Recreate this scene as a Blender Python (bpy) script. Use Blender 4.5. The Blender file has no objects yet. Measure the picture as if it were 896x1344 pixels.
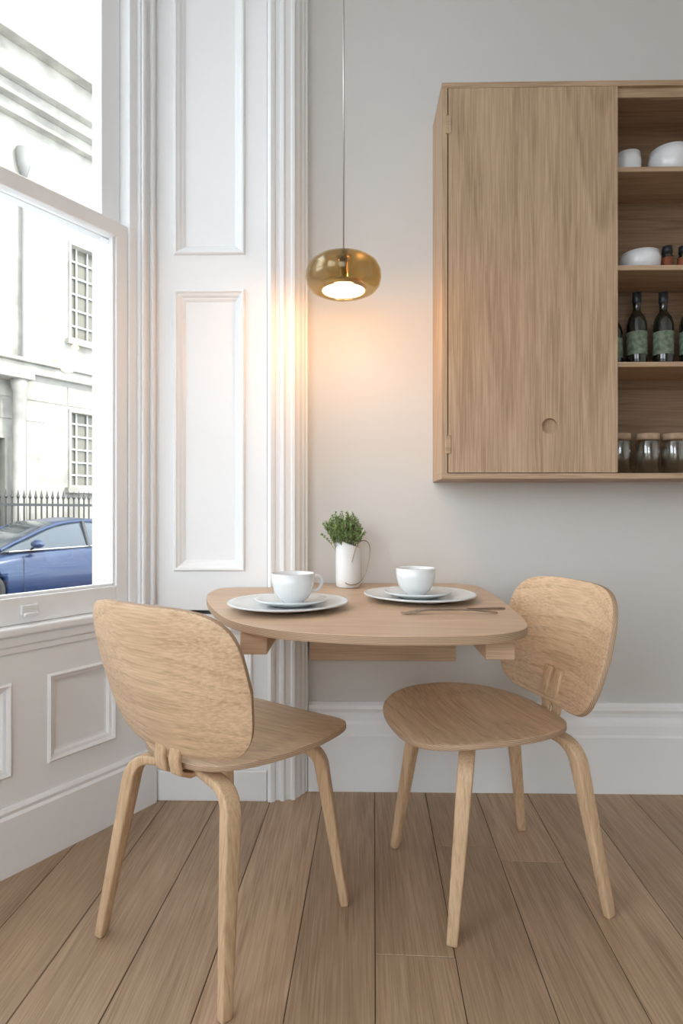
import bpy, bmesh, math, random
from mathutils import Vector, Matrix
random.seed(7)
scene = bpy.context.scene
COL = scene.collection

# ---------------------------------------------------------------- materials
def new_mat(name):
    m = bpy.data.materials.new(name); m.use_nodes = True
    nt = m.node_tree; nt.nodes.clear()
    out = nt.nodes.new('ShaderNodeOutputMaterial')
    return m, nt, out
def N(nt, t, **kw):
    n = nt.nodes.new(t)
    for k, v in kw.items(): setattr(n, k, v)
    return n
def principled(nt, out, col=(.8,.8,.8), rough=.5, metal=0, spec=.5, coat=0):
    p = N(nt, 'ShaderNodeBsdfPrincipled')
    p.inputs['Base Color'].default_value = (*col, 1)
    p.inputs['Roughness'].default_value = rough
    p.inputs['Metallic'].default_value = metal
    p.inputs['Specular IOR Level'].default_value = spec
    p.inputs['Coat Weight'].default_value = coat
    nt.links.new(p.outputs[0], out.inputs[0])
    return p
def math_n(nt, op, a, b=None, c=None):
    n = N(nt, 'ShaderNodeMath', operation=op)
    for i, v in enumerate((a, b, c)):
        if v is None: continue
        if isinstance(v, (int, float)): n.inputs[i].default_value = v
        else: nt.links.new(v, n.inputs[i])
    return n.outputs[0]
def plain(name, col, rough=.5, metal=0, spec=.5, coat=0, var=.03, scale=6, bump=0.0, bscale=300):
    m, nt, out = new_mat(name)
    p = principled(nt, out, col, rough, metal, spec, coat)
    tc = N(nt, 'ShaderNodeTexCoord')
    no = N(nt, 'ShaderNodeTexNoise'); no.inputs['Scale'].default_value = scale; no.inputs['Detail'].default_value = 4
    nt.links.new(tc.outputs['Object'], no.inputs['Vector'])
    r = N(nt, 'ShaderNodeValToRGB')
    r.color_ramp.elements[0].position = .3; r.color_ramp.elements[1].position = .7
    r.color_ramp.elements[0].color = (*[c*(1-var) for c in col], 1)
    r.color_ramp.elements[1].color = (*[min(1, c*(1+var)) for c in col], 1)
    nt.links.new(no.outputs['Fac'], r.inputs[0]); nt.links.new(r.outputs[0], p.inputs['Base Color'])
    if bump > 0:
        n2 = N(nt, 'ShaderNodeTexNoise'); n2.inputs['Scale'].default_value = bscale
        nt.links.new(tc.outputs['Object'], n2.inputs['Vector'])
        b = N(nt, 'ShaderNodeBump'); b.inputs['Strength'].default_value = bump; b.inputs['Distance'].default_value = .002
        nt.links.new(n2.outputs['Fac'], b.inputs['Height']); nt.links.new(b.outputs[0], p.inputs['Normal'])
    return m
def oak(name, light, dark, axis='z', ring=7, rough=.45, across=5.0, along=.45, fine_amt=.45, ring_amt=.5, attr=False, offset=(0,0,0)):
    m, nt, out = new_mat(name)
    p = principled(nt, out, light, rough, spec=.35)
    tc = N(nt, 'ShaderNodeTexCoord'); src = tc.outputs['Object']
    if attr:
        a = N(nt, 'ShaderNodeAttribute'); a.attribute_name = 'tone'
        ad = N(nt, 'ShaderNodeVectorMath', operation='MULTIPLY_ADD')
        nt.links.new(a.outputs['Color'], ad.inputs[0]); ad.inputs[1].default_value = (17, 31, 23)
        nt.links.new(src, ad.inputs[2]); src = ad.outputs[0]
    def mapped(al, ac):
        s = [ac]*3; s['xyz'.index(axis)] = al
        mp = N(nt, 'ShaderNodeMapping'); mp.inputs['Scale'].default_value = s; mp.inputs['Location'].default_value = offset
        nt.links.new(src, mp.inputs['Vector']); return mp.outputs[0]
    n1 = N(nt, 'ShaderNodeTexNoise'); n1.inputs['Scale'].default_value = 1; n1.inputs['Detail'].default_value = 1
    n1.inputs['Roughness'].default_value = .25
    nt.links.new(mapped(along, across), n1.inputs['Vector'])
    s = math_n(nt, 'FRACT', math_n(nt, 'MULTIPLY', n1.outputs['Fac'], ring*2.0))
    # triangular ring with a narrow dark line and no hard step
    s1 = math_n(nt, 'POWER', s, 2.0)
    s2 = math_n(nt, 'MULTIPLY', math_n(nt, 'SUBTRACT', 1.0, s), 8.0); s2.node.use_clamp = True
    s = math_n(nt, 'MULTIPLY', s1, s2)
    n2 = N(nt, 'ShaderNodeTexNoise'); n2.inputs['Scale'].default_value = 1; n2.inputs['Detail'].default_value = 3
    nt.links.new(mapped(7, 260), n2.inputs['Vector'])
    pore = math_n(nt, 'MULTIPLY_ADD', n2.outputs['Fac'], 3.2, -1.1); pore.node.use_clamp = True
    fi = math_n(nt, 'MULTIPLY', pore, fine_amt)
    n3 = N(nt, 'ShaderNodeTexNoise'); n3.inputs['Scale'].default_value = 1; n3.inputs['Detail'].default_value = 3
    nt.links.new(mapped(.8, 14), n3.inputs['Vector'])
    n3m = math_n(nt, 'MULTIPLY_ADD', n3.outputs['Fac'], .7, -.2)
    sr = math_n(nt, 'MULTIPLY', s, math_n(nt, 'MULTIPLY_ADD', pore, .6, .55))
    t = math_n(nt, 'ADD', math_n(nt, 'MULTIPLY', sr, ring_amt), fi); t = math_n(nt, 'ADD', t, n3m)
    t.node.use_clamp = True
    mx = N(nt, 'ShaderNodeMix', data_type='RGBA')
    mx.inputs[6].default_value = (*light, 1); mx.inputs[7].default_value = (*dark, 1)
    nt.links.new(t, mx.inputs[0]); col = mx.outputs[2]
    if attr:
        sep = N(nt, 'ShaderNodeSeparateColor'); nt.links.new(a.outputs['Color'], sep.inputs[0])
        v = math_n(nt, 'MULTIPLY_ADD', sep.outputs[0], .24, .88)
        hs = N(nt, 'ShaderNodeHueSaturation'); nt.links.new(v, hs.inputs['Value']); nt.links.new(col, hs.inputs['Color'])
        col = hs.outputs[0]
        vo = N(nt, 'ShaderNodeTexVoronoi'); vo.inputs['Scale'].default_value = 1
        nt.links.new(mapped(1.5, 4), vo.inputs['Vector'])
        kr = N(nt, 'ShaderNodeValToRGB'); kr.color_ramp.elements[0].position = .025; kr.color_ramp.elements[1].position = .08
        kr.color_ramp.elements[0].color = (.4,.36,.33,1); kr.color_ramp.elements[1].color = (1,1,1,1)
        nt.links.new(vo.outputs['Distance'], kr.inputs[0])
        m2 = N(nt, 'ShaderNodeMix', data_type='RGBA', blend_type='MULTIPLY'); m2.inputs[0].default_value = 1
        nt.links.new(col, m2.inputs[6]); nt.links.new(kr.outputs[0], m2.inputs[7]); col = m2.outputs[2]
    nt.links.new(col, p.inputs['Base Color'])
    b = N(nt, 'ShaderNodeBump'); b.inputs['Strength'].default_value = .12; b.inputs['Distance'].default_value = .001
    nt.links.new(n2.outputs['Fac'], b.inputs['Height']); nt.links.new(b.outputs[0], p.inputs['Normal'])
    return m
def ply_edge(name, axis='z', freq=700):
    m, nt, out = new_mat(name)
    p = principled(nt, out, (.4,.25,.15), .55)
    tc = N(nt, 'ShaderNodeTexCoord'); sp = N(nt, 'ShaderNodeSeparateXYZ'); nt.links.new(tc.outputs['Object'], sp.inputs[0])
    s = math_n(nt, 'SINE', math_n(nt, 'MULTIPLY', sp.outputs['xyz'.index(axis)], freq*2))
    s = math_n(nt, 'MULTIPLY_ADD', s, .5, .5)
    mx = N(nt, 'ShaderNodeMix', data_type='RGBA')
    mx.inputs[6].default_value = (.28,.175,.105,1); mx.inputs[7].default_value = (.56,.39,.25,1)
    nt.links.new(s, mx.inputs[0]); nt.links.new(mx.outputs[2], p.inputs['Base Color'])
    return m
def glassy(name, tint, gloss=.12, rough=.02, extra=0.0, edge=.5):
    m, nt, out = new_mat(name)
    tr = N(nt, 'ShaderNodeBsdfTransparent'); tr.inputs[0].default_value = (*tint, 1)
    gl = N(nt, 'ShaderNodeBsdfGlossy'); gl.inputs['Roughness'].default_value = rough
    gl.inputs[0].default_value = (min(1,tint[0]+extra), min(1,tint[1]+extra), min(1,tint[2]+extra), 1)
    fr = N(nt, 'ShaderNodeLayerWeight'); fr.inputs[0].default_value = .35
    f = math_n(nt, 'MULTIPLY_ADD', fr.outputs['Facing'], edge, gloss)
    mx = N(nt, 'ShaderNodeMixShader'); nt.links.new(f, mx.inputs[0])
    nt.links.new(tr.outputs[0], mx.inputs[1]); nt.links.new(gl.outputs[0], mx.inputs[2]); nt.links.new(mx.outputs[0], out.inputs[0])
    return m
def emit(name, col, s):
    m, nt, out = new_mat(name)
    e = N(nt, 'ShaderNodeEmission'); e.inputs[0].default_value = (*col, 1); e.inputs[1].default_value = s
    nt.links.new(e.outputs[0], out.inputs[0]); return m

M_wall = plain('wall_paint', (.655,.635,.60), .75, var=.012, scale=2, bump=.15, bscale=180)
M_white = plain('trim_paint', (.88,.88,.875), .45, var=.012, scale=3)
M_ceil = plain('ceiling_paint', (.87,.87,.86), .8)
M_floor = oak('floor_oak', (.53,.365,.235), (.29,.18,.105), 'y', ring=8, rough=.40, across=4.0, along=.22, attr=True, fine_amt=.48, ring_amt=.34)
M_gap = plain('floor_gap', (.08,.05,.03), .9)
M_chair = oak('chair_oak', (.77,.56,.365), (.44,.28,.16), 'y', ring=9, rough=.40, across=4.5, along=.35, ring_amt=.38, fine_amt=.42)
M_chairv = oak('chair_leg_oak', (.72,.51,.32), (.43,.275,.155), 'z', ring=5, rough=.42, across=14, along=.6, ring_amt=.4, fine_amt=.35)
M_table = oak('table_oak', (.68,.485,.325), (.42,.275,.17), 'x', ring=9, rough=.38, across=3.2, along=.25, ring_amt=.33, fine_amt=.40)
M_cab = oak('cabinet_oak', (.57,.405,.265), (.32,.21,.125), 'z', ring=13, rough=.5, across=2.3, along=.30, ring_amt=.40, fine_amt=.50)
M_cabx = oak('cabinet_shelf_oak', (.55,.39,.255), (.33,.215,.13), 'x', ring=6, rough=.5, across=6, along=.4)
M_cabin = oak('cabinet_back_shaded_oak', (.30,.19,.115), (.16,.10,.055), 'x', ring=6, rough=.5, across=6, along=.4)  # darker copy of the shelf oak, shade of the recess put into the colour
M_ply = ply_edge('plywood_edge', 'z', 900)
M_plyx = ply_edge('plywood_edge_back', 'x', 900)
M_ceramic = plain('white_glaze', (.80,.81,.81), .16, coat=.3, var=.02)
M_plate = plain('pale_grey_glaze', (.70,.73,.73), .25, coat=.2, var=.04, scale=9)
M_vase = plain('vase_ceramic', (.80,.79,.77), .5, var=.02)
M_black = plain('black_iron', (.012,.012,.014), .45)
M_wire = plain('bronze_wire', (.36,.28,.21), .35, metal=.9)
M_brass = plain('brass', (.58,.47,.30), .4, metal=1)
M_steel = plain('steel', (.5,.48,.45), .3, metal=1)
M_fork = plain('brushed_copper_steel', (.30,.22,.16), .35, metal=.75)
M_leaf = plain('herb_leaf', (.19,.29,.09), .6, var=.5, scale=60)
M_stem = plain('herb_stem', (.16,.15,.06), .7)
M_glass = glassy('window_glass', (.97,.98,.98), .02, edge=.25)
M_jar = glassy('jar_glass', (.82,.82,.80), .10, extra=.15)
M_amber = glassy('smoked_gold_glass', (.80,.73,.56), .04, .16, extra=.05, edge=.30)
M_stone = plain('stucco_stone', (.30,.282,.245), .85, var=.30, scale=2.2, bump=.3, bscale=20)
M_stone2 = plain('reveal_stone', (.80,.80,.79), .85)
M_road = plain('asphalt', (.13,.13,.135), .9, var=.15)
M_pave = plain('pavement', (.26,.255,.24), .85, var=.1)
M_car = plain('car_paint_blue', (.002,.018,.065), .28, metal=.15, coat=.35, var=.02)
M_cglass = plain('car_glass', (.03,.04,.05), .05, spec=.6, coat=.3)
M_tyre = plain('tyre_rubber', (.02,.02,.02), .8)
M_fglass = plain('facade_window_glass', (.13,.12,.09), .10, spec=.5)
M_munt = plain('facade_joinery', (.36,.36,.34), .6)
M_bottle = plain('dark_bottle_glass', (.012,.014,.010), .08, spec=.8, coat=.6)
M_label = plain('bottle_label', (.16,.20,.14), .7, var=.5, scale=70)
M_foil = plain('bottle_foil', (.02,.022,.03), .4)
M_red = plain('red_label', (.25,.07,.03), .5, var=.3, scale=40)
M_cork = plain('lid_wood', (.45,.31,.20), .6, var=.12, scale=40)
M_led = emit('lamp_diffuser', (1.0,.84,.62), 7)

# ---------------------------------------------------------------- mesh helpers
def empty(name, loc=(0,0,0), rz=0):
    e = bpy.data.objects.new(name, None); e.empty_display_size = .1
    e.location = loc; e.rotation_euler = (0,0,rz); COL.objects.link(e); return e
def mesh_obj(name, verts, faces, mats, parent=None, smooth=False, fmats=None):
    me = bpy.data.meshes.new(name); me.from_pydata([tuple(v) for v in verts], [], faces); 
    if not isinstance(mats, (list, tuple)): mats = [mats]
    for m in mats: me.materials.append(m)
    bm = bmesh.new(); bm.from_mesh(me); bmesh.ops.recalc_face_normals(bm, faces=bm.faces); bm.to_mesh(me); bm.free()
    if fmats:
        for p, i in zip(me.polygons, fmats): p.material_index = i
    if smooth:
        for p in me.polygons: p.use_smooth = True
    o = bpy.data.objects.new(name, me); COL.objects.link(o)
    if parent: o.parent = parent
    return o
def bevel(o, w=.003, seg=2):
    b = o.modifiers.new('bevel', 'BEVEL'); b.width = w; b.segments = seg; b.limit_method = 'ANGLE'; b.angle_limit = math.radians(35)
    return o
BF = [(0,1,2,3),(7,6,5,4),(0,4,5,1),(1,5,6,2),(2,6,7,3),(3,7,4,0)]
def box(name, x0,x1,y0,y1,z0,z1, mat, parent=None, bv=0):
    v = [(x0,y0,z0),(x1,y0,z0),(x1,y1,z0),(x0,y1,z0),(x0,y0,z1),(x1,y0,z1),(x1,y1,z1),(x0,y1,z1)]
    o = mesh_obj(name, v, BF, mat, parent)
    if bv: bevel(o, bv)
    return o
def frame_box(name, fr, t0,t1,s0,s1,z0,z1, mat, parent=None, bv=0):
    P, d, n = fr
    f = lambda t,s,z: (P[0]+d[0]*t+n[0]*s, P[1]+d[1]*t+n[1]*s, z)
    v = [f(t0,s0,z0),f(t1,s0,z0),f(t1,s1,z0),f(t0,s1,z0),f(t0,s0,z1),f(t1,s0,z1),f(t1,s1,z1),f(t0,s1,z1)]
    o = mesh_obj(name, v, BF, mat, parent)
    if bv: bevel(o, bv)
    return o
def panelled(name, fr, t0,t1,z0,z1, panels, profile, mats, parent=None, s=0.0, fill=0):
    P, d, n = fr
    f = lambda t,h,z: (P[0]+d[0]*t+n[0]*(s-h), P[1]+d[1]*t+n[1]*(s-h), z)
    ts = sorted(set([t0,t1]+[p[0] for p in panels]+[p[1] for p in panels]))
    zs = sorted(set([z0,z1]+[p[2] for p in panels]+[p[3] for p in panels]))
    V=[];F=[];FM=[]
    for i in range(len(ts)-1):
        for j in range(len(zs)-1):
            cx=(ts[i]+ts[i+1])/2; cz=(zs[j]+zs[j+1])/2
            if any(p[0]<cx<p[1] and p[2]<cz<p[3] for p in panels): continue
            k=len(V); V += [f(ts[i],0,zs[j]),f(ts[i+1],0,zs[j]),f(ts[i+1],0,zs[j+1]),f(ts[i],0,zs[j+1])]
            F.append((k,k+1,k+2,k+3)); FM.append(0)
    for (a,b,c,e) in panels:
        prev=None
        for (ins,h) in profile:
            k=len(V); V += [f(a+ins,h,c+ins),f(b-ins,h,c+ins),f(b-ins,h,e-ins),f(a+ins,h,e-ins)]
            if prev is not None:
                for q in range(4):
                    F.append((prev+q,prev+(q+1)%4,k+(q+1)%4,k+q)); FM.append(0)
            prev=k
        F.append((prev,prev+1,prev+2,prev+3)); FM.append(fill)
    me = bpy.data.meshes.new(name); me.from_pydata(V,[],F)
    if not isinstance(mats,(list,tuple)): mats=[mats]
    for m in mats: me.materials.append(m)
    for p,i in zip(me.polygons,FM): p.material_index=i
    o=bpy.data.objects.new(name,me); COL.objects.link(o)
    if parent: o.parent=parent
    return o
def lathe(name, prof, mat, parent=None, loc=(0,0,0), seg=48, wob=None, fmat=None, mats=None):
    V=[];F=[];FM=[]
    for i,(r,z) in enumerate(prof):
        for j in range(seg):
            a=2*math.pi*j/seg; k = wob(a,r) if wob else 1
            V.append((r*k*math.cos(a), r*k*math.sin(a), z))
    for i in range(len(prof)-1):
        for j in range(seg):
            a=i*seg+j; b=i*seg+(j+1)%seg
            F.append((a,b,b+seg,a+seg)); FM.append(fmat(i) if fmat else 0)
    if prof[0][0]>1e-5: F.append(tuple(range(seg))[::-1]); FM.append(fmat(0) if fmat else 0)
    if prof[-1][0]>1e-5 and prof[-1]!=prof[0]: F.append(tuple(range((len(prof)-1)*seg,len(prof)*seg))); FM.append(fmat(len(prof)-2) if fmat else 0)
    o = mesh_obj(name, V, F, mats or mat, parent, True, FM); o.location=loc
    for p in o.data.polygons:
        if len(p.vertices)>4: p.use_smooth=False
    return o
def ring_lathe(name, prof, mat, parent, seg=72):
    V=[];F=[];n=len(prof)
    for r,z in prof:
        for j in range(seg):
            a=2*math.pi*j/seg; V.append((r*math.cos(a),r*math.sin(a),z))
    for i in range(n):
        for j in range(seg):
            a=i*seg+j; b=i*seg+(j+1)%seg; c=((i+1)%n)*seg
            F.append((a,b,c+(j+1)%seg,c+j))
    return mesh_obj(name,V,F,mat,parent,True)
def tube(name, pts, r, mat, parent=None, cyclic=False, res=3):
    c=bpy.data.curves.new(name,'CURVE'); c.dimensions='3D'; c.bevel_depth=r; c.bevel_resolution=res; c.use_fill_caps=True
    sp=c.splines.new('NURBS' if len(pts)>2 else 'POLY'); sp.points.add(len(pts)-1)
    for p,q in zip(sp.points,pts): p.co=(*q,1)
    if len(pts)>2: sp.order_u=min(4,len(pts)); sp.use_endpoint_u=True
    sp.use_cyclic_u=cyclic; sp.resolution_u=8
    c.materials.append(mat)
    o=bpy.data.objects.new(name,c); COL.objects.link(o)
    if parent: o.parent=parent
    return o
def sweep(name, pts, dims, S, mat, parent=None, bv=.004):
    V=[];F=[]; n=len(pts); S=Vector(S).normalized()
    for i,p in enumerate(pts):
        p=Vector(p); T=(Vector(pts[min(i+1,n-1)])-Vector(pts[max(i-1,0)])).normalized()
        Nn=T.cross(S).normalized(); w,h=dims[i]
        S2=Nn.cross(T).normalized()
        for a,b in ((-1,-1),(1,-1),(1,1),(-1,1)): V.append(p+S2*(a*w/2)+Nn*(b*h/2))
    for i in range(n-1):
        for q in range(4): F.append((i*4+q,i*4+(q+1)%4,(i+1)*4+(q+1)%4,(i+1)*4+q))
    F.append((3,2,1,0)); k=(n-1)*4; F.append((k,k+1,k+2,k+3))
    o=mesh_obj(name,V,F,mat,parent,True)
    b=bevel(o,bv,3)
    return o
def extrude_profile(name, prof, p0, p1, outdir, mat, parent=None):
    V=[];F=[]; n=len(prof)
    for P in (p0,p1):
        for o_,z in prof: V.append((P[0]+outdir[0]*o_,P[1]+outdir[1]*o_,z))
    for i in range(n-1): F.append((i,i+1,n+i+1,n+i))
    F.append(tuple(range(n))); F.append(tuple(range(2*n-1,n-1,-1)))
    return mesh_obj(name,V,F,mat,parent)

# ---------------------------------------------------------------- geometry constants
WY=2.15; CEIL=3.4
P0=(-.957,1.607); d=(.533,.846); no=(-.846,.533)
WF=(P0,d,no)
def wp(t,s=0): return (P0[0]+d[0]*t+no[0]*s, P0[1]+d[1]*t+no[1]*s)
TL=-1.15
CX,CY=wp(TL)

# ---------------------------------------------------------------- floor
def build_floor():
    bm=bmesh.new(); lay=bm.loops.layers.color.new('tone')
    ang=math.radians(-2.1); ca,sa=math.cos(ang),math.sin(ang)
    w=.180
    x=-(-.003+.180*19)
    while x<3.2:
        y=-4.6-random.random()*2.5
        while y<2.9:
            L=random.choice([2.6,3.0,3.6]); g=.0009
            x0,x1,y0,y1=x+g,x+w-g,y+g,y+L-g
            tone=(random.random(),random.random(),random.random(),1)
            ch=.001
            bot=[(x0,y0),(x1,y0),(x1,y1),(x0,y1)]; top=[(x0+ch,y0+ch),(x1-ch,y0+ch),(x1-ch,y1-ch),(x0+ch,y1-ch)]
            vb=[bm.verts.new((a*ca-b*sa,a*sa+b*ca,-.0015)) for a,b in bot]
            vt=[bm.verts.new((a*ca-b*sa,a*sa+b*ca,0)) for a,b in top]
            fs=[bm.faces.new(vt)]+[bm.faces.new((vb[q],vb[(q+1)%4],vt[(q+1)%4],vt[q])) for q in range(4)]
            for f in fs:
                for l in f.loops: l[lay]=tone
            y+=L
        x+=w
    v=[bm.verts.new(c) for c in ((-4,-4,-.0016),(4,-4,-.0016),(4,4,-.0016),(-4,4,-.0016))]
    f=bm.faces.new(v); f.material_index=1
    def cut(co,nn):
        bmesh.ops.bisect_plane(bm,geom=bm.verts[:]+bm.edges[:]+bm.faces[:],plane_co=co,plane_no=nn,clear_outer=True)
    q=wp(0,.04); cut((q[0],q[1],0),(no[0],no[1],0))
    cut((CX-.02,0,0),(-1,0,0)); cut((0,2.16,0),(0,1,0)); cut((2.62,0,0),(1,0,0)); cut((0,-3.02,0),(0,-1,0))
    me=bpy.data.meshes.new('floor'); bm.to_mesh(me); bm.free()
    me.materials.append(M_floor); me.materials.append(M_gap)
    o=bpy.data.objects.new('floor',me); COL.objects.link(o)
build_floor()

# ---------------------------------------------------------------- room shell
box('wall_back',-.78,2.75,WY,WY+.15,-.1,CEIL,M_wall)
box('wall_right',2.6,2.75,-3.15,WY,-.1,CEIL,M_wall)
RX=.45
wr=empty('wall_rear')
box('part_1',-1.75,-1.2,-3.15,-3,-.1,CEIL,M_wall,wr); box('part_2',RX,2.6,-3.15,-3,-.1,CEIL,M_wall,wr)
box('part_3',-1.2,RX,-3.15,-3,-.1,.7,M_wall,wr); box('part_4',-1.2,RX,-3.15,-3,3.1,CEIL,M_wall,wr)
w3=empty('rear_fill_window')  # unseen rear window, added to send soft fill light into the room
for i,x in enumerate((-1.2,-.38,RX-.06)): box('mullion_%d'%i,x,x+.06,-3.1,-3.04,.7,3.1,M_white,w3)
for i,z in enumerate((.7,1.9,3.04)): box('rail_%d'%i,-1.14,RX-.06,-3.09,-3.05,z,z+.06,M_white,w3)
wl=empty('wall_left')
box('part_1',CX-.25,CX,-3,-2.4,-.1,CEIL,M_wall,wl); box('part_2',CX-.25,CX,.3,CY+.05,-.1,CEIL,M_wall,wl)
box('part_3',CX-.25,CX,-2.4,.3,-.1,.66,M_wall,wl); box('part_4',CX-.25,CX,-2.4,.3,3.15,CEIL,M_wall,wl)
w2=empty('window_2')
for i,y in enumerate((-2.4,-1.08,.24)): box('mullion_%d'%i,CX-.1,CX-.04,y,y+.06,.66,3.15,M_white,w2)
for i,z in enumerate((.66,1.9,3.09)): box('rail_%d'%i,CX-.09,CX-.05,-2.34,.24,z,z+.06,M_white,w2)
mesh_obj('ceiling',[(CX-.25,-3.15,CEIL),(2.75,-3.15,CEIL),(2.75,2.3,CEIL),(-.78,2.3,CEIL),(CX-.25,CY+.1,CEIL),
     (CX-.25,-3.15,CEIL+.1),(2.75,-3.15,CEIL+.1),(2.75,2.3,CEIL+.1),(-.78,2.3,CEIL+.1),(CX-.25,CY+.1,CEIL+.1)],
     [(0,1,2,3,4),(9,8,7,6,5),(0,5,6,1),(1,6,7,2),(2,7,8,3),(3,8,9,4),(4,9,5,0)],M_ceil)

PROF=[(0,0),(.001,.004),(.006,.008),(.012,.004),(.014,-.001),(.022,-.003),(.028,-.011),(.034,-.013)]
ww=empty('wall_window')
pan=[(.125,.355,.265,.525),(-.20,.022,.265,.525),(-.53,-.30,.265,.525),(-.86,-.63,.265,.525)]
panelled('dado_face',WF,TL,.515,0,.66,pan,PROF,M_white,ww)
frame_box('dado_core',WF,TL,.50,.02,.25,-.6,.66,M_stone2,ww)
frame_box('lintel',WF,TL,.5,.0,.25,3.2,CEIL,M_wall,ww)
frame_box('pier_left',WF,TL,-.98,.0,.25,.66,3.2,M_wall,ww)
frame_box('pier_reveal',WF,.415,.62,.105,.215,.60,3.2,M_stone2,ww)
extrude_profile('baseboard_window',[(0,.185),(.008,.185),(.014,.176),(.010,.165),(.018,.158),(.018,0),(0,0)],wp(TL),wp(.505),(-no[0],-no[1]),M_white)
sill=empty('trim_1')
frame_box('sill_board',WF,TL,.515,-.022,.10,.655,.680,M_white,sill,.006)
frame_box('sill_bead',WF,TL,.515,-.012,.0,.625,.655,M_white,sill,.005)
frame_box('sill_bead_low',WF,TL,.515,-.006,.0,.605,.625,M_white,sill,.003)

w1=empty('window_1')
T0=-.98
frame_box('jamb_right',WF,.447,.515,-.004,.10,.68,3.2,M_white,w1)
frame_box('jamb_right_mid',WF,.416,.447,.010,.10,.68,3.2,M_white,w1,.003)
frame_box('jamb_bead_right',WF,.452,.466,-.014,-.004,.68,3.2,M_white,w1,.004)
frame_box('jamb_bead_outer',WF,.486,.50,-.018,-.004,.68,3.2,M_white,w1,.004)
frame_box('jamb_left',WF,T0,T0+.06,.0,.10,.68,3.2,M_white,w1)
frame_box('head',WF,T0+.06,.416,.0,.10,3.12,3.2,M_white,w1)
frame_box('lower_stile_right',WF,.371,.415,.018,.052,.68,1.955,M_white,w1,.003)
frame_box('lower_stile_left',WF,T0+.06,T0+.105,.018,.052,.68,1.955,M_white,w1,.003)
frame_box('lower_bottom_rail',WF,T0+.105,.371,.018,.052,.681,.758,M_white,w1,.003)
frame_box('lower_meeting_rail',WF,T0+.105,.371,.012,.052,1.905,1.955,M_white,w1,.003)
frame_box('lower_bead',WF,.362,.371,.026,.046,.758,1.905,M_white,w1,.002)
frame_box('lower_bead_bottom',WF,T0+.105,.362,.026,.046,.758,.767,M_white,w1,.002)
frame_box('lower_glass',WF,T0+.105,.371,.034,.037,.758,1.905,M_glass,w1)
frame_box('upper_stile_right',WF,.345,.415,.060,.094,1.905,3.12,M_white,w1,.003)
frame_box('upper_stile_left',WF,T0+.06,T0+.105,.060,.094,1.905,3.12,M_white,w1,.003)
frame_box('upper_bottom_rail',WF,T0+.105,.345,.056,.094,1.905,1.955,M_white,w1,.003)
frame_box('upper_top_rail',WF,T0+.105,.345,.060,.094,3.06,3.12,M_white,w1,.003)
frame_box('upper_glass',WF,T0+.105,.345,.075,.078,1.955,3.06,M_glass,w1)
frame_box('outer_jamb',WF,.385,.416,.053,.104,.68,1.905,M_white,w1)
frame_box('sash_lift_plate',WF,.055,.105,.010,.018,.705,.735,M_ceramic,w1,.003)
frame_box('sash_lift_lip',WF,.06,.10,.0,.012,.703,.712,M_ceramic,w1,.002)

# ---------------------------------------------------------------- shutter + architrave
SF=((0,2.04),(1,0),(0,1))
sh=empty('window_shutter')
sx0,sx1=-.692,-.2945
PROF2=[(0,0),(.001,.005),(.005,.010),(.010,.010),(.013,.004),(.020,.001),(.026,-.008),(.030,-.009),(.038,-.016),(.042,-.016)]
panelled('shutter_leaf',SF,sx0,sx1,.668,3.35,[(-.618,-.370,.795,1.770),(-.618,-.370,1.890,3.1)],PROF2,M_white,sh)
box('shutter_core',sx0,sx1-.001,2.060,2.085,.668,3.35,M_white,sh)
box('shutter_edge',sx1-.006,sx1,2.0401,2.060,.668,3.35,M_white,sh)
box('shutter_foot_edge',sx0,sx1,2.0401,2.056,.660,.668,M_white,sh)
lw=empty('trim_2')
panelled('shutter_base_face',((0,2.05),(1,0),(0,1)),-.70,-.2945,0,.645,[(-.655,-.345,.16,.60)],PROF,M_white,lw)
box('shutter_base_core',-.70,-.2945,2.066,2.149,0,.64,M_white,lw)
box('shutter_base_skirting',-.70,-.2945,2.036,2.05,0,.105,M_white,lw,.003)
ap=[(-.2925,2.149),(-.2925,2.036),(-.280,2.030),(-.268,2.036),(-.264,2.046),(-.252,2.048),(-.246,2.040),(-.236,2.040),(-.230,2.050),
    (-.214,2.054),(-.208,2.048),(-.199,2.050),(-.194,2.064),(-.184,2.074),(-.178,2.092),(-.170,2.098),(-.166,2.112),(-.160,2.114),(-.158,2.149)]
n=len(ap); V=[(x,y,0) for x,y in ap]+[(x,y,CEIL-.001) for x,y in ap]
F=[(i,(i+1)%n,n+(i+1)%n,n+i) for i in range(n)]+[tuple(range(n)),tuple(range(n,2*n))[::-1]]
mesh_obj('trim_3',V,F,M_white)
extrude_profile('baseboard_back',[(0,.313),(.010,.313),(.020,.304),(.022,.290),(.014,.276),(.013,.262),(.026,.250),(.030,.238),(.030,.205),(.037,.198),(.037,0),(0,0)],
    (-.157,WY),(2.6,WY),(0,-1),M_white)

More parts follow.
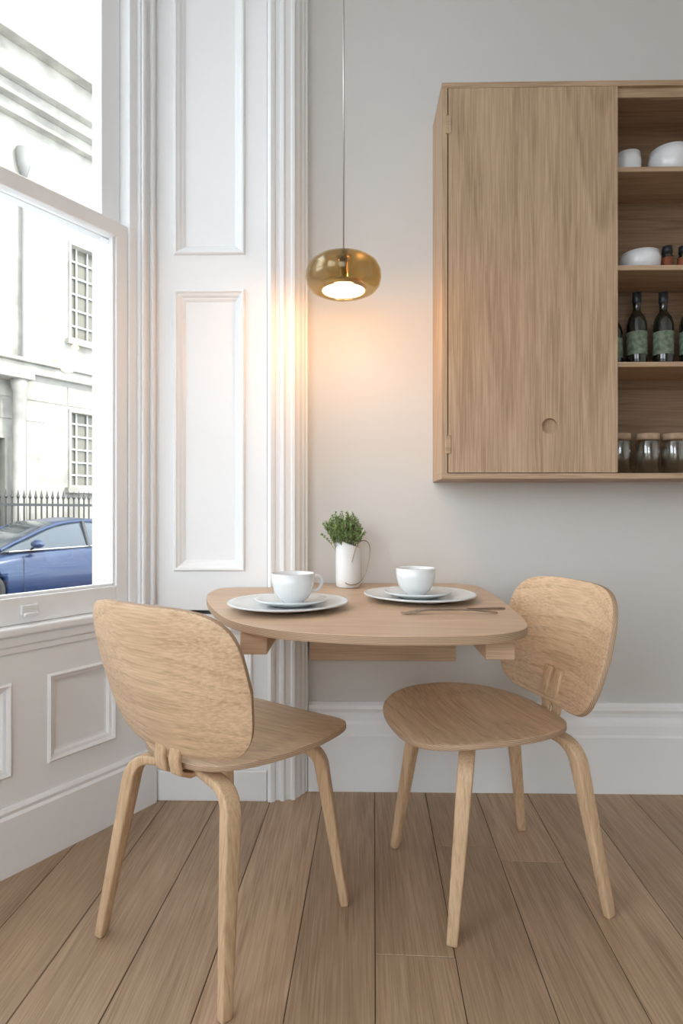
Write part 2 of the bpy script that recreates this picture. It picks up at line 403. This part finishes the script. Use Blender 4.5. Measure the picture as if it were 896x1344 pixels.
# ---------------------------------------------------------------- wall cabinet
cb=empty('wall_cabinet')
x0,x1,yf,yb,z0,z1=.292,1.47,1.93,2.149,1.108,2.398
th=.018
box('top_panel',x0,x1,yf,yb,z1-th,z1,M_cabx,cb,.001); box('bottom_panel',x0,x1,yf,yb,z0,z0+th,M_cabx,cb,.001)
box('side_left',x0,x0+th,yf,yb,z0+th,z1-th,M_cab,cb,.001); box('side_right',x1-th,x1,yf,yb,z0+th,z1-th,M_cab,cb,.001)
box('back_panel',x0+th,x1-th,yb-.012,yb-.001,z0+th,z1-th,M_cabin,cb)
box('divider',.845,.861,yf+.021,yb-.012,z0+th,z1-th,M_cab,cb)
box('top_lip',.861,x1-th,yf+.012,yf+.024,z1-th-.03,z1-th,M_cabx,cb)
for i,z in enumerate((2.122,1.802,1.488)):
    box('shelf_%d'%(i+1),.861,x1-th,yf+.008,yb-.012,z-.016,z,M_cabx,cb,.001)
def door():
    dx0,dx1,dz0,dz1=.313,.859,z0+th+.002,z1-th-.002
    cx,cz,r=.640,1.279,.0255
    bm=bmesh.new(); seg=48; y=yf-.001; yd=yf+.013
    ring=[bm.verts.new((cx+r*math.cos(2*math.pi*i/seg),y,cz+r*math.sin(2*math.pi*i/seg))) for i in range(seg)]
    sq=[]
    for i in range(seg):
        a=2*math.pi*i/seg; c,s=math.cos(a),math.sin(a); k=.07/max(abs(c),abs(s)); sq.append(bm.verts.new((cx+c*k,y,cz+s*k)))
    ri=[bm.verts.new((v.co.x,yd,v.co.z)) for v in ring]
    for i in range(seg):
        j=(i+1)%seg; bm.faces.new((ring[i],ring[j],sq[j],sq[i])); bm.faces.new((ring[i],ring[j],ri[j],ri[i]))
    bm.faces.new(ri)
    def q(a,b,c,e): bm.faces.new([bm.verts.new(p) for p in ((a,y,c),(b,y,c),(b,y,e),(a,y,e))])
    q(dx0,dx1,dz0,cz-.07); q(dx0,dx1,cz+.07,dz1); q(dx0,cx-.07,cz-.07,cz+.07); q(cx+.07,dx1,cz-.07,cz+.07)
    yb2=yf+.017
    for a in (((dx0,y,dz0),(dx0,yb2,dz0),(dx0,yb2,dz1),(dx0,y,dz1)),((dx1,y,dz0),(dx1,yb2,dz0),(dx1,yb2,dz1),(dx1,y,dz1)),
              ((dx0,y,dz0),(dx1,y,dz0),(dx1,yb2,dz0),(dx0,yb2,dz0)),((dx0,y,dz1),(dx1,y,dz1),(dx1,yb2,dz1),(dx0,yb2,dz1)),
              ((dx0,yb2,dz0),(dx1,yb2,dz0),(dx1,yb2,dz1),(dx0,yb2,dz1))):
        bm.faces.new([bm.verts.new(p) for p in a])
    bmesh.ops.remove_doubles(bm,verts=bm.verts,dist=1e-5)
    bmesh.ops.recalc_face_normals(bm,faces=bm.faces)
    me=bpy.data.meshes.new('door_panel'); bm.to_mesh(me); bm.free(); me.materials.append(M_cab)
    o=bpy.data.objects.new('door_panel',me); COL.objects.link(o); o.parent=cb
door()
for i,z in enumerate((1.22,2.26)): box('hinge_%d'%(i+1),.303,.322,yf-.004,yf+.004,z-.03,z+.03,M_cabx,cb,.002)

# ---------------------------------------------------------------- shelf contents
def bowl(name,x,y,z,r,h):
    return lathe(name,[(0,0),(r*.45,0),(r*.78,h*.12),(r*.97,h*.42),(r,h*.7),(r*.93,h),(r*.89,h),(r*.95,h*.7),(r*.9,h*.42),(r*.7,h*.18),(0,h*.12)],M_ceramic,None,(x,y,z))
Y1=2.045
bowl('ceramic_bowl',.942,Y1,2.1225,.045,.098); bowl('ceramic_bowl.001',1.085,Y1,2.1225,.068,.108); bowl('ceramic_bowl.002',1.27,Y1,2.1225,.068,.10)
bowl('ceramic_bowl.003',.985,Y1,1.8025,.066,.078)
lathe('ceramic_jug',[(0,0),(.020,0),(.023,.03),(.02,.07),(.014,.085),(.012,.085),(.016,.06),(.019,.02),(0,.01)],M_bottle,None,(.888,2.095,1.8025),seg=24)
def spice(name,x,y,z):
    return lathe(name,[(0,0),(.020,0),(.021,.004),(.021,.065),(.014,.078),(.014,.08),(.017,.08),(.017,.105),(0,.105)],None,None,(x,y,z),24,None,
          lambda i:(1 if i==2 else (2 if i>=5 else 0)),[M_bottle,M_red,M_foil])
spice('spice_bottle',1.078,Y1,1.8025); spice('spice_bottle.001',1.135,Y1,1.8025); spice('spice_bottle.002',1.19,Y1+.02,1.8025)
def bottle(name,x,y,z,s=1):
    pr=[(0,0),(.030,0),(.0325,.004),(.0325,.045),(.0328,.047),(.0328,.125),(.0325,.127),(.0325,.15),(.027,.175),(.014,.195),(.0125,.205),(.0125,.225),(.0145,.227),(.0145,.262),(0,.262)]
    return lathe(name,[(r*s,h*s) for r,h in pr],None,None,(x,y,z),32,None,lambda i:(1 if i==4 else (2 if i>=11 else 0)),[M_bottle,M_label,M_foil])
bottle('wine_bottle',.975,Y1,1.4885); bottle('wine_bottle.001',1.065,Y1,1.4885); bottle('wine_bottle.002',1.155,Y1,1.4885)
bottle('wine_bottle.003',.905,2.06,1.4885,.85); bottle('wine_bottle.004',1.27,Y1,1.4885,.95)
def jar(name,x,y,z):
    e=empty(name,(x,y,z)); r=.038
    lathe('jar_body',[(0,.0),(r,.0),(r,.105),(r*.9,.112),(r*.9,.118),(r*.84,.118),(r*.84,.11),(r*.93,.10),(r*.93,.008),(0,.008)],M_jar,e)
    lathe('jar_lid',[(0,.1185),(r*.98,.1185),(r*.98,.140),(0,.140)],M_cork,e,seg=32)
for i,x in enumerate((.915,1.012,1.10,1.19,1.29)): jar('glass_jar'+('.%03d'%i if i else ''),x,Y1,z0+th+.001)

# ---------------------------------------------------------------- wall table
tb=empty('wall_mounted_table')
ctrl=[(-.155,2.146),(-.155,2.025),(-.36,2.024),(-.44,2.00),(-.458,1.91),(-.445,1.80),(-.40,1.65),(-.345,1.51),(-.285,1.40),(-.20,1.315),(-.10,1.265),(.06,1.232),(.22,1.235),(.32,1.262),(.385,1.32),
      (.413,1.42),(.43,1.60),(.44,1.80),(.443,2.00),(.43,2.09),(.38,2.146)]
def cr(pts,i0,i1,k=6):
    out=[]
    for i in range(i0,i1):
        p0=Vector(pts[max(i-1,i0)]);p1=Vector(pts[i]);p2=Vector(pts[i+1]);p3=Vector(pts[min(i+2,i1)])
        for j in range(k):
            t=j/k; out.append(.5*((2*p1)+(-p0+p2)*t+(2*p0-5*p1+4*p2-p3)*t*t+(-p0+3*p1-3*p2+p3)*t**3))
    out.append(Vector(pts[i1])); return out
ol=[Vector(ctrl[0]),Vector(ctrl[1])]+cr(ctrl,2,len(ctrl)-1)
TZ=.742; tt=.020
n=len(ol); V=[(p.x,p.y,TZ) for p in ol]+[(p.x,p.y,TZ-tt) for p in ol]
F=[tuple(range(n)),tuple(range(n,2*n))[::-1]]+[(i,(i+1)%n,n+(i+1)%n,n+i) for i in range(n)]
bevel(mesh_obj('table_top',V,F,[M_table,M_ply],tb,False,[0,0]+[1]*n),.002,2)
zb=TZ-tt
box('arm_left',-.262,-.198,1.375,2.02,zb-.055,zb-.0005,M_table,tb,.003)
box('arm_right',.300,.366,1.335,2.11,zb-.055,zb-.0005,M_table,tb,.003)
box('arm_cross',-.198,.300,1.86,1.90,zb-.045,zb-.001,M_table,tb,.003)
box('wall_cleat',-.152,.37,2.112,2.148,.468,zb-.001,M_table,tb,.003)
box('hinge_plate',-.198,-.17,1.50,1.56,zb-.035,zb-.005,M_white,tb,.002)

# ---------------------------------------------------------------- tableware
def wobf(a0,k):
    return lambda a,r: 1+k*math.sin(2*a+a0)+k*.6*math.sin(3*a+2*a0)
def plate(name,x,y,z,r,h,a0):
    return lathe(name,[(0,0),(r*.55,0),(r*.62,.003),(r*.86,h*.55),(r,h*.8),(r*1.0,h),(r*.97,h),(r*.84,h*.72),(r*.62,.007),(r*.5,.005),(0,.005)],M_plate,None,(x,y,z),72,wobf(a0,.018))
def cup(name,x,y,z,ang):
    e=empty(name,(x,y,z),ang); r=.059; h=.080
    lathe('bowl',[(0,.0),(.027,.0),(.028,.004),(.040,.012),(.051,.030),(.057,.052),(r,h),(r-.003,h+.0005),(r-.005,h-.002),(.053,.05),(.047,.030),(.036,.016),(0,.010)],M_ceramic,e)
    tube('handle',[(.056,0,.066),(.068,0,.074),(.082,0,.064),(.081,0,.042),(.068,0,.028),(.052,0,.032)],.0045,M_ceramic,e)
plate('dinner_plate',-.172,1.585,TZ+.0005,.160,.020,.4); plate('saucer',-.165,1.60,TZ+.0065,.097,.019,1.9); cup('coffee_cup',-.160,1.60,TZ+.0125,math.radians(20))
plate('dinner_plate.001',.200,1.745,TZ+.0005,.162,.020,2.6); plate('saucer.001',.195,1.755,TZ+.0065,.100,.019,.2); cup('coffee_cup.001',.188,1.755,TZ+.0125,math.radians(125))
def fork():
    e=empty('fork',(.255,1.500,TZ+.001),math.radians(3))
    prof=[(-.072,.0085,.0085),(-.055,.0045,.010),(0,.004,.010),(.06,.005,.006),(.10,.0065,.003),(.112,.005,.0015)]
    V=[];F=[]
    for x,w,z in prof:
        V+=[(x,-w,z),(x,w,z),(x,w,z+.0025),(x,-w,z+.0025)]
    m=len(prof)
    for i in range(m-1):
        for q in range(4): F.append((i*4+q,i*4+(q+1)%4,i*4+4+(q+1)%4,i*4+4+q))
    F+= [(0,1,2,3),(4*m-4,4*m-3,4*m-2,4*m-1)]
    mesh_obj('handle',V,F,M_fork,e)
    sweep('shoulder',[(-.068,0,.0097),(-.078,0,.009),(-.088,0,.0075)],[(.016,.0022),(.025,.0022),(.0255,.0022)],(0,1,0),M_fork,e,.0004)
    for k in range(4):
        y=-.0105+.007*k
        sweep('tine_%d'%(k+1),[(-.083,y,.008),(-.10,y,.0055),(-.118,y,.0030),(-.132,y,.003)],[(.0042,.0022)]*3+[(.002,.0014)],(0,1,0),M_fork,e,.0003)
fork()
def knife():
    e=empty('table_knife',(.305,1.565,TZ+.0008),math.radians(6))
    V=[];F=[]
    prof=[(-.115,-.001,.001,.0008),(-.105,-.006,.006,.0012),(-.06,-.008,.007,.0014),(-.005,-.007,.007,.0016),(.0,-.004,.004,.004),(.09,-.006,.006,.005),(.10,-.004,.004,.004)]
    for x,a,b,h in prof: V+=[(x,a,0),(x,b,0),(x,b,h),(x,a,h)]
    m=len(prof)
    for i in range(m-1):
        for q in range(4): F.append((i*4+q,i*4+(q+1)%4,i*4+4+(q+1)%4,i*4+4+q))
    F+= [(0,1,2,3),(4*m-4,4*m-3,4*m-2,4*m-1)]
    mesh_obj('blade_and_handle',V,F,M_fork,e)
knife()

vx,vy=-.013,2.03
def vase():
    e=empty('ceramic_vase',(vx,vy,TZ+.0005)); seg=48; r=.043
    V=[];F=[]
    def ztop(a): return .150-.016*math.cos(a)
    rings=[(.036,lambda a:0),(.041,lambda a:.004),(r,lambda a:.02),(r,ztop),(r-.004,lambda a:ztop(a)+.001),(r-.006,lambda a:ztop(a)-.003),(r-.006,lambda a:.105)]
    for rr,f in rings:
        for j in range(seg):
            a=2*math.pi*j/seg; V.append((rr*math.cos(a),rr*math.sin(a),f(a)))
    for i in range(len(rings)-1):
        for j in range(seg):
            a=i*seg+j; b=i*seg+(j+1)%seg; F.append((a,b,b+seg,a+seg))
    F.append(tuple(range(seg))); F.append(tuple(range((len(rings)-1)*seg,len(rings)*seg)))
    o=mesh_obj('vase_body',V,F,[M_vase,M_stem],e,True,[0]*(len(F)-1)+[1])
    for p in o.data.polygons:
        if len(p.vertices)>4: p.use_smooth=False
    tube('wire_loop',[(.012,-.044,.088),(.025,-.040,.150),(.05,-.028,.168),(.078,-.02,.150),(.070,-.022,.085),(.052,-.028,.03),(.03,-.040,.012),(.0,-.046,.010),(-.01,-.044,.02)],.0016,M_wire,e)
vase()
def herbs():
    V=[];F=[];FM=[]
    base=Vector((vx-.008,vy,TZ+.112))
    def leaf(p,dr,s):
        dr=dr.normalized(); sd=dr.cross(Vector((random.uniform(-1,1),random.uniform(-1,1),random.uniform(-1,1)))).normalized()
        k=len(V); V.extend([p,p+dr*s*.5+sd*s*.32,p+dr*s,p+dr*s*.5-sd*s*.32]); F.append((k,k+1,k+2,k+3)); FM.append(0)
    for i in range(120):
        a=random.uniform(0,2*math.pi); rr=random.random()**.5
        tip=base+Vector((math.cos(a)*rr*.078-.012,math.sin(a)*rr*.06,.080+.065*(1-rr*rr*.9)+random.uniform(-.025,.015)))
        b=base+Vector((math.cos(a)*rr*.03,math.sin(a)*rr*.03,0))
        mid=(b+tip)/2+Vector((0,0,.015)); pts=[]
        for j in range(9):
            t=j/8; pts.append(b*(1-t)**2+mid*2*t*(1-t)+tip*t*t)
        for j in range(8):
            p,q=pts[j],pts[j+1]; T=(q-p).normalized(); s1=T.orthogonal().normalized()*.0006; s2=T.cross(s1)
            k=len(V); V.extend([p+s1,p-s1*.5+s2,p-s1*.5-s2,q+s1,q-s1*.5+s2,q-s1*.5-s2])
            for c in range(3): F.append((k+c,k+(c+1)%3,k+3+(c+1)%3,k+3+c)); FM.append(1)
            if j>=3:
                for c in range(6):
                    leaf(p+(q-p)*random.random(),T*.4+Vector((random.uniform(-1,1),random.uniform(-1,1),random.uniform(-.5,1))),random.uniform(.005,.010))
    mesh_obj('thyme_plant',V,F,[M_leaf,M_stem],None,False,FM)
herbs()

# ---------------------------------------------------------------- pendant lamp
LX,LY,LZ=-.026,1.80,1.722
pl=empty('pendant_lamp',(LX,LY,LZ))
ZS=.88
pr=[(.070,-.060),(.084,-.058),(.098,-.050),(.110,-.033),(.1145,-.010),(.113,.012),(.104,.034),(.086,.049),(.060,.057),(.030,.060),(.018,.060)]
pr=[(r,z*ZS) for r,z in pr]
inner=[(r-.003,z*.95) for r,z in pr[::-1]]
ring_lathe('glass_shade',pr+inner,M_amber,pl)
lathe('led_housing',[(0,.0520),(.013,.0520),(.013,-.012),(.018,-.018),(.050,-.024),(.066,-.031),(.069,-.038),(.069,-.050),(.065,-.050),(.063,-.043),(0,-.041)],M_brass,pl,seg=48)
lathe('diffuser',[(0,-.043),(.063,-.043),(.063,-.049),(0,-.051)],M_led,pl,seg=48)
lathe('cap',[(0,.0525),(.020,.0525),(.020,.058),(.008,.064),(.0045,.080),(0,.080)],M_steel,pl,seg=24)
lathe('cord',[(.0022,.08),(.0022,CEIL-LZ-.02)],M_steel,pl,seg=10)
lathe('ceiling_rose',[(0,CEIL-LZ-.025),(.045,CEIL-LZ-.025),(.05,CEIL-LZ-.001),(0,CEIL-LZ-.001)],M_steel,pl,seg=32)
def point(name,loc,e,rad,col):
    l=bpy.data.lights.new(name,'POINT'); l.energy=e; l.shadow_soft_size=rad; l.color=col
    o=bpy.data.objects.new(name,l); o.location=loc; COL.objects.link(o); o.parent=pl; return o
point('bulb',(0,0,-.080),4.0,.03,(1,.54,.25))
point('bulb_upper',(.045,.03,.015),.9,.012,(1,.56,.27))

# ---------------------------------------------------------------- chairs
def superell(th,a,b,nn):
    c,s=math.cos(th),math.sin(th)
    return (a*math.copysign(abs(c)**(2/nn),c), b*math.copysign(abs(s)**(2/nn),s))
def disc_surface(name,outline,surf,mats,parent,thick,rings=10,seg=120):
    V=[Vector(surf(0,0))];F=[]
    for i in range(1,rings+1):
        k=i/rings
        for j in range(seg):
            a,b=outline(2*math.pi*j/seg); V.append(Vector(surf(a*k,b*k)))
    for j in range(seg): F.append((0,1+j,1+(j+1)%seg))
    for i in range(rings-1):
        for j in range(seg):
            a=1+i*seg+j; b=1+i*seg+(j+1)%seg; F.append((a,a+seg,b+seg,b))
    o=mesh_obj(name,V,F,mats,parent,True)
    s=o.modifiers.new('solid','SOLIDIFY'); s.thickness=thick; s.offset=0; s.material_offset_rim=1; s.use_quality_normals=True
    b=o.modifiers.new('bev','BEVEL'); b.width=.0018; b.segments=2; b.limit_method='ANGLE'; b.angle_limit=math.radians(50)
    return o
def chair(name,loc,ang):
    e=empty(name,loc,ang)
    def seat_out(th):
        u,v=superell(th,.226,.240,3.0)
        k=1-.24*max(0,(-u)/.226)**1.3 - .03*max(0,u/.226)**2
        return (u+.056, v*k)
    def seat_s(u,v):
        z=.450+.014*(v/.22)**2
        if u>0: z-=.014*(u/.26)**3
        else: z-=.006*(u/.17)**2
        return (u,v,z)
    disc_surface('seat',seat_out,seat_s,[M_chair,M_ply],e,.013)
    def back_out(th):
        v,w=superell(th,.246,.172,4.3)
        k=1-.10*max(0,-w/.172)-.03*max(0,w/.172)
        return (v*k,w)
    def back_s(v,w):
        return (-.232-.27*w+.045*(v/.22)**2+.010*(w/.16)**2, v, .641+w*.97)
    disc_surface('backrest',back_out,back_s,[M_chair,M_plyx],e,.014)
    def leg(nm,F_,C,I):
        F_=Vector(F_);C=Vector(C);I=Vector(I)
        pts=[];dm=[]
        K=F_+(C-F_)*.88
        for i in range(9):
            t=i/8; pts.append(F_.lerp(K,t)); dm.append((.026+.012*t,.021+.011*t))
        J=C.lerp(I,.34)
        for i in range(1,11):
            t=i/10; pts.append(K*(1-t)**2+C*2*t*(1-t)+J*t*t); dm.append((.038,.032-.012*t))
        pts.append(J.lerp(I,.5)); dm.append((.038,.019)); pts.append(I); dm.append((.038,.018))
        inn=(I-C); inn.z=0; S=inn.cross(Vector((0,0,1)))
        sweep(nm,pts,dm,S,M_chairv,e,.005)
    for s,t in ((1,'left'),(-1,'right')):
        leg('leg_rear_'+t,(-.212,s*.206,.0),(-.148,s*.160,.412),(-.115,s*.012,.424))
        leg('leg_front_'+t,(.208,s*.206,.0),(.152,s*.165,.410),(.070,s*.012,.426))
    sweep('seat_rail',[(.11,0,.430),(.0,0,.430),(-.10,0,.430),(-.13,0,.428)],[(.06,.024)]*4,(0,1,0),M_chairv,e,.004)
    for i,y in enumerate((-.024,.024)):
        sweep('spine_%d'%(i+1),[(-.03,y,.418),(-.10,y,.416),(-.150,y,.416),(-.178,y,.430),(-.184,y,.460),(-.176,y,.495),(-.184,y,.53),(-.195,y,.565)],[(.034,.012)]*8,(0,1,0),M_chairv,e,.004)
    return e
chair('dining_chair',(-.305,1.449,0),math.radians(56.4))
chair('dining_chair.001',(.380,1.62,0),math.radians(194.5))

# ---------------------------------------------------------------- exterior
GZ=-.5
box('street_ground',-40,-1.9,-25,40,GZ-.05,GZ,M_road)
FO=(-6.73,13.0); FF=(FO,d,no)
frame_box('pavement_slab',FF,-14,14,-2.0,0.0,GZ+.001,-.38,M_pave)
bd=empty('town_building')
wins=[(.47,1.6,1.56,3.35),(.47,1.6,4.95,7.2),(-3.6,-2.4,1.56,3.35),(-3.6,-2.4,4.95,7.2),(-1.55,-.9,-.38,2.6),(4.2,5.4,1.56,3.35),(4.2,5.4,4.95,7.2),(-6.5,-5.4,1.56,3.35),(-6.5,-5.4,4.95,7.2)]
panelled('facade',FF,-14,14,-.5,13,wins,[(0,0),(0,.03),(.06,.03),(.06,-.18)],[M_stone,M_fglass],bd,0,1)
frame_box('building_mass',FF,-14,14,.2,6,-.5,13,M_stone,bd)
for i,(a,b,c,e2) in enumerate(wins):
    if c<0: continue
    h=e2-c
    frame_box('sash_frame_%d'%i,FF,a+.06,a+.12,.12,.17,c,e2,M_munt,bd)
    for k in range(1,4): frame_box('muntin_v_%d_%d'%(i,k),FF,a+(b-a)*k/4-.018,a+(b-a)*k/4+.018,.13,.17,c,e2,M_munt,bd)
    for k in range(1,6): frame_box('muntin_h_%d_%d'%(i,k),FF,a,b,.125,.17,c+h*k/6-.02,c+h*k/6+.02,M_munt,bd)
    frame_box('window_sill_%d'%i,FF,a-.08,b+.08,-.14,.0,c-.12,c-.0,M_stone,bd)
for i,(z,hh,pj) in enumerate(((3.95,.22,.18),(4.17,.08,.28),(7.6,.10,.10),(7.9,.18,.20),(9.3,.25,.2),(9.55,.25,.4),(9.8,.12,.6),(10.9,.15,.3))):
    frame_box('cornice_%d'%i,FF,-14,14,-pj,0,z,z+hh,M_stone,bd,.02)
for r_ in range(7):
    z=.66+r_*.46
    for c_ in range(-6,2):
        a=c_*1.0+(.5 if r_%2 else 0)-.55
        if any(a+.96>p[0]-.1 and a<p[1]+.1 and z+.44>p[2]-.15 and z<p[3]+.05 for p in wins): continue
        frame_box('stone_block_%d_%d'%(r_,c_+6),FF,a,a+.97,-.018,0,z,z+.435,M_stone,bd,.008)
frame_box('plinth',FF,-14,14,-.08,0,-.38,.6,M_stone,bd)
for i,t in enumerate((-1.72,-.80)):
    q=(FO[0]+d[0]*t-no[0]*.28, FO[1]+d[1]*t-no[1]*.28)
    lathe('porch_column_%d'%i,[(.17,-.38),(.17,-.2),(.13,-.15),(.12,3.5),(.15,3.6),(.17,3.75)],M_stone,bd,(q[0],q[1],0),seg=32)
frame_box('porch_roof',FF,-1.95,-.58,-.5,0,3.75,3.95,M_stone,bd,.02)
q=(FO[0]+d[0]*-.60-no[0]*.10, FO[1]+d[1]*-.60-no[1]*.10)
M_pipe=plain('painted_pipe',(.20,.195,.18),.6)
lathe('rain_pipe',[(.05,-.38),(.05,8.1)],M_pipe,bd,(q[0],q[1],0),seg=16)
lathe('rain_hopper',[(.05,8.1),(.14,8.4),(.16,8.7),(.10,8.7)],M_pipe,bd,(q[0],q[1],0),seg=16)
rl=empty('iron_railing')
RF=((FO[0]-no[0]*.95,FO[1]-no[1]*.95),d,no)
V=[];F=[]
for i in range(-45,60):
    t=i*.118; c=(RF[0][0]+d[0]*t,RF[0][1]+d[1]*t); r=.018
    k=len(V)
    prof=[(r,-.38),(r,1.26),(.036,1.30),(.018,1.36),(.0,1.46)]
    for rr,z in prof:
        for a in range(4):
            V.append((c[0]+rr*math.cos(a*math.pi/2),c[1]+rr*math.sin(a*math.pi/2),z))
    for a_ in range(4):
        for b_ in range(4): F.append((k+a_*4+b_,k+a_*4+(b_+1)%4,k+a_*4+4+(b_+1)%4,k+a_*4+4+b_))
mesh_obj('bars',V,F,M_black,rl)
frame_box('top_rail',RF,-5.4,7,-.02,.02,1.12,1.17,M_black,rl); frame_box('bottom_rail',RF,-5.4,7,-.02,.02,-.25,-.21,M_black,rl)

def car():
    e=empty('parked_car',(-5.285,9.955,GZ+.001),math.atan2(-d[1],-d[0]))
    st=[(2.30,.55,.28,.50,.53),(2.22,.70,.20,.58,.62),(1.95,.86,.17,.68,.74),(1.60,.905,.16,.755,.83),(1.2,.925,.16,.82,.90),(.85,.93,.16,.88,.95),(.0,.93,.16,.91,.95),
        (-.9,.93,.16,.93,.96),(-1.5,.92,.16,.95,.99),(-2.0,.86,.2,.93,.97),(-2.25,.75,.28,.84,.87),(-2.32,.62,.36,.72,.74)]
    V=[];F=[]
    for x,w,zb_,zs,zc in st:
        half=[(0,zb_),(w*.8,zb_),(w*.97,zb_+.08),(w,(zb_+zs)/2-.02),(w*.985,zs-.10),(w*.93,zs-.02),(w*.82,zs+.015),(w*.4,zc),(0,zc+.01)]
        ring=half+[(-y,z) for y,z in half[-2:0:-1]]
        for y,z in ring: V.append((x,y,z))
    m=16
    for i in range(len(st)-1):
        for q in range(m): F.append((i*m+q,i*m+(q+1)%m,(i+1)*m+(q+1)%m,(i+1)*m+q))
    F.append(tuple(range(m))); F.append(tuple(range((len(st)-1)*m,len(st)*m)))
    body=mesh_obj('body_tmp',V,F,M_car,None,True)
    ss=body.modifiers.new('s','SUBSURF'); ss.levels=2; ss.render_levels=2
    cut=[]
    for x in (1.38,-1.38):
        for s in (1,-1):
            c=lathe('cut',[(.365,-.22),(.365,.22)],M_tyre,None,(x,s*.86,.33),seg=40); c.rotation_euler=(math.pi/2,0,0); cut.append(c)
            b=body.modifiers.new('b','BOOLEAN'); b.object=c; b.operation='DIFFERENCE'; b.solver='EXACT'
    dg=bpy.context.evaluated_depsgraph_get(); dg.update()
    me=bpy.data.meshes.new_from_object(body.evaluated_get(dg)); 
    for c in cut: bpy.data.objects.remove(c)
    bpy.data.objects.remove(body)
    for p in me.polygons: p.use_smooth=True
    o=bpy.data.objects.new('body',me); COL.objects.link(o); o.parent=e
    gs=[(1.02,.72,.93,.78),(.60,.66,1.15,.80),(.15,.58,1.345,.82),(-.4,.57,1.40,.83),(-1.0,.55,1.35,.82),(-1.5,.54,1.20,.80),(-2.0,.58,.97,.74)]
    V=[];F=[];FM=[]
    for x,wt,zt,wb in gs:
        half=[(wb,.90),(wt+(wb-wt)*.12,zt-.05),(wt*.9,zt-.012),(wt*.5,zt+.005),(0,zt+.01)]
        ring=half+[(-y,z) for y,z in half[-2::-1]]
        for y,z in ring: V.append((x,y,max(z,.885)))
    m=9
    for i in range(len(gs)-1):
        for q in range(m-1):
            F.append((i*m+q,i*m+q+1,(i+1)*m+q+1,(i+1)*m+q))
            FM.append(1 if (1<=q<=m-3 and 2<=i<=4) else 0)
    g=mesh_obj('cabin',V,F,[M_cglass,M_car],e,True,FM)
    for s in (1,-1):
        tube('roof_rail_%d'%s,[(1.05,s*.745,.93),(.60,s*.675,1.125),(.15,s*.60,1.315),(-.4,s*.59,1.36),(-1.0,s*.575,1.31),(-1.5,s*.565,1.17),(-1.95,s*.60,.97)],.028,M_car,e)
        tube('belt_trim_%d'%s,[(.95,s*.80,.905),(.3,s*.825,.92),(-.5,s*.835,.93),(-1.5,s*.81,.96)],.012,M_steel,e)
        tube('door_pillar_%d'%s,[(-.35,s*.82,.92),(-.36,s*.62,1.34)],.03,M_black,e)
        tube('door_seam_%d'%s,[(.78,s*.915,.85),(.80,s*.931,.55),(.78,s*.91,.24)],.005,M_black,e)
        tube('door_seam_rear_%d'%s,[(-.38,s*.92,.87),(-.36,s*.934,.55),(-.38,s*.91,.24)],.005,M_black,e)
        m_=lathe('mirror_%d'%s,[(0,-.11),(.05,-.10),(.075,-.03),(.078,.04),(.06,.09),(0,.10)],M_car,e,(.62,s*.99,1.01),seg=24)
        m_.rotation_euler=(math.pi/2,0,0); m_.scale=(1,.85,1)
        tube('mirror_arm_%d'%s,[(.62,s*.82,.93),(.62,s*.93,.98)],.02,M_black,e)
        hl=lathe('headlight_%d'%s,[(0,-.03),(.08,-.02),(.10,.0),(.08,.02),(0,.03)],M_cglass,e,(2.12,s*.64,.60),seg=20); hl.scale=(1.2,1.2,1.5)
        for x in (1.38,-1.38):
            w=empty('wheel',(x,s*.82,.33)); w.parent=e; w.rotation_euler=(math.pi/2,0,0)
            ring_lathe('tyre',[(.235,-.10),(.31,-.105),(.33,-.08),(.33,.08),(.31,.105),(.235,.10)],M_tyre,w,40)
            ring_lathe('rim',[(.24,-.09),(.225,-.085),(.215,0),(.225,.085),(.24,.09)],M_steel,w,40)
            for k in range(10):
                a=2*math.pi*k/10; sweep('spoke_%d'%k,[(.03*math.cos(a),.03*math.sin(a),-s*.06),(.22*math.cos(a),.22*math.sin(a),-s*.075)],[(.03,.02),(.022,.02)],(-math.sin(a),math.cos(a),0),M_steel,w,.002)
            lathe('hub',[(0,-.085),(.05,-.08),(.05,.08),(0,.085)],M_steel,w,seg=20)
car()

# ---------------------------------------------------------------- light
wd=bpy.data.worlds.new('world'); scene.world=wd; wd.use_nodes=True
nt=wd.node_tree; nt.nodes.clear()
bg=nt.nodes.new('ShaderNodeBackground'); bg.inputs[0].default_value=(.84,.92,1.0,1); bg.inputs[1].default_value=5.7
wo=nt.nodes.new('ShaderNodeOutputWorld'); nt.links.new(bg.outputs[0],wo.inputs[0])
sl=bpy.data.lights.new('sun','SUN'); sl.energy=5; sl.angle=math.radians(3); sl.color=(1,.92,.80)
so=bpy.data.objects.new('sun',sl); COL.objects.link(so)
so.rotation_euler=Vector((-.72,.22,-.66)).to_track_quat('-Z','Y').to_euler()

# ---------------------------------------------------------------- camera
cam=bpy.data.cameras.new('camera'); co=bpy.data.objects.new('camera',cam); COL.objects.link(co)
cam.sensor_fit='VERTICAL'; cam.sensor_height=36; cam.lens=776/1344*36; cam.clip_start=.02
co.location=(0,0,1.0); co.rotation_euler=(math.pi/2,0,math.radians(1.03))
scene.camera=co
scene.view_settings.view_transform='Standard'
scene.view_settings.exposure=0.0
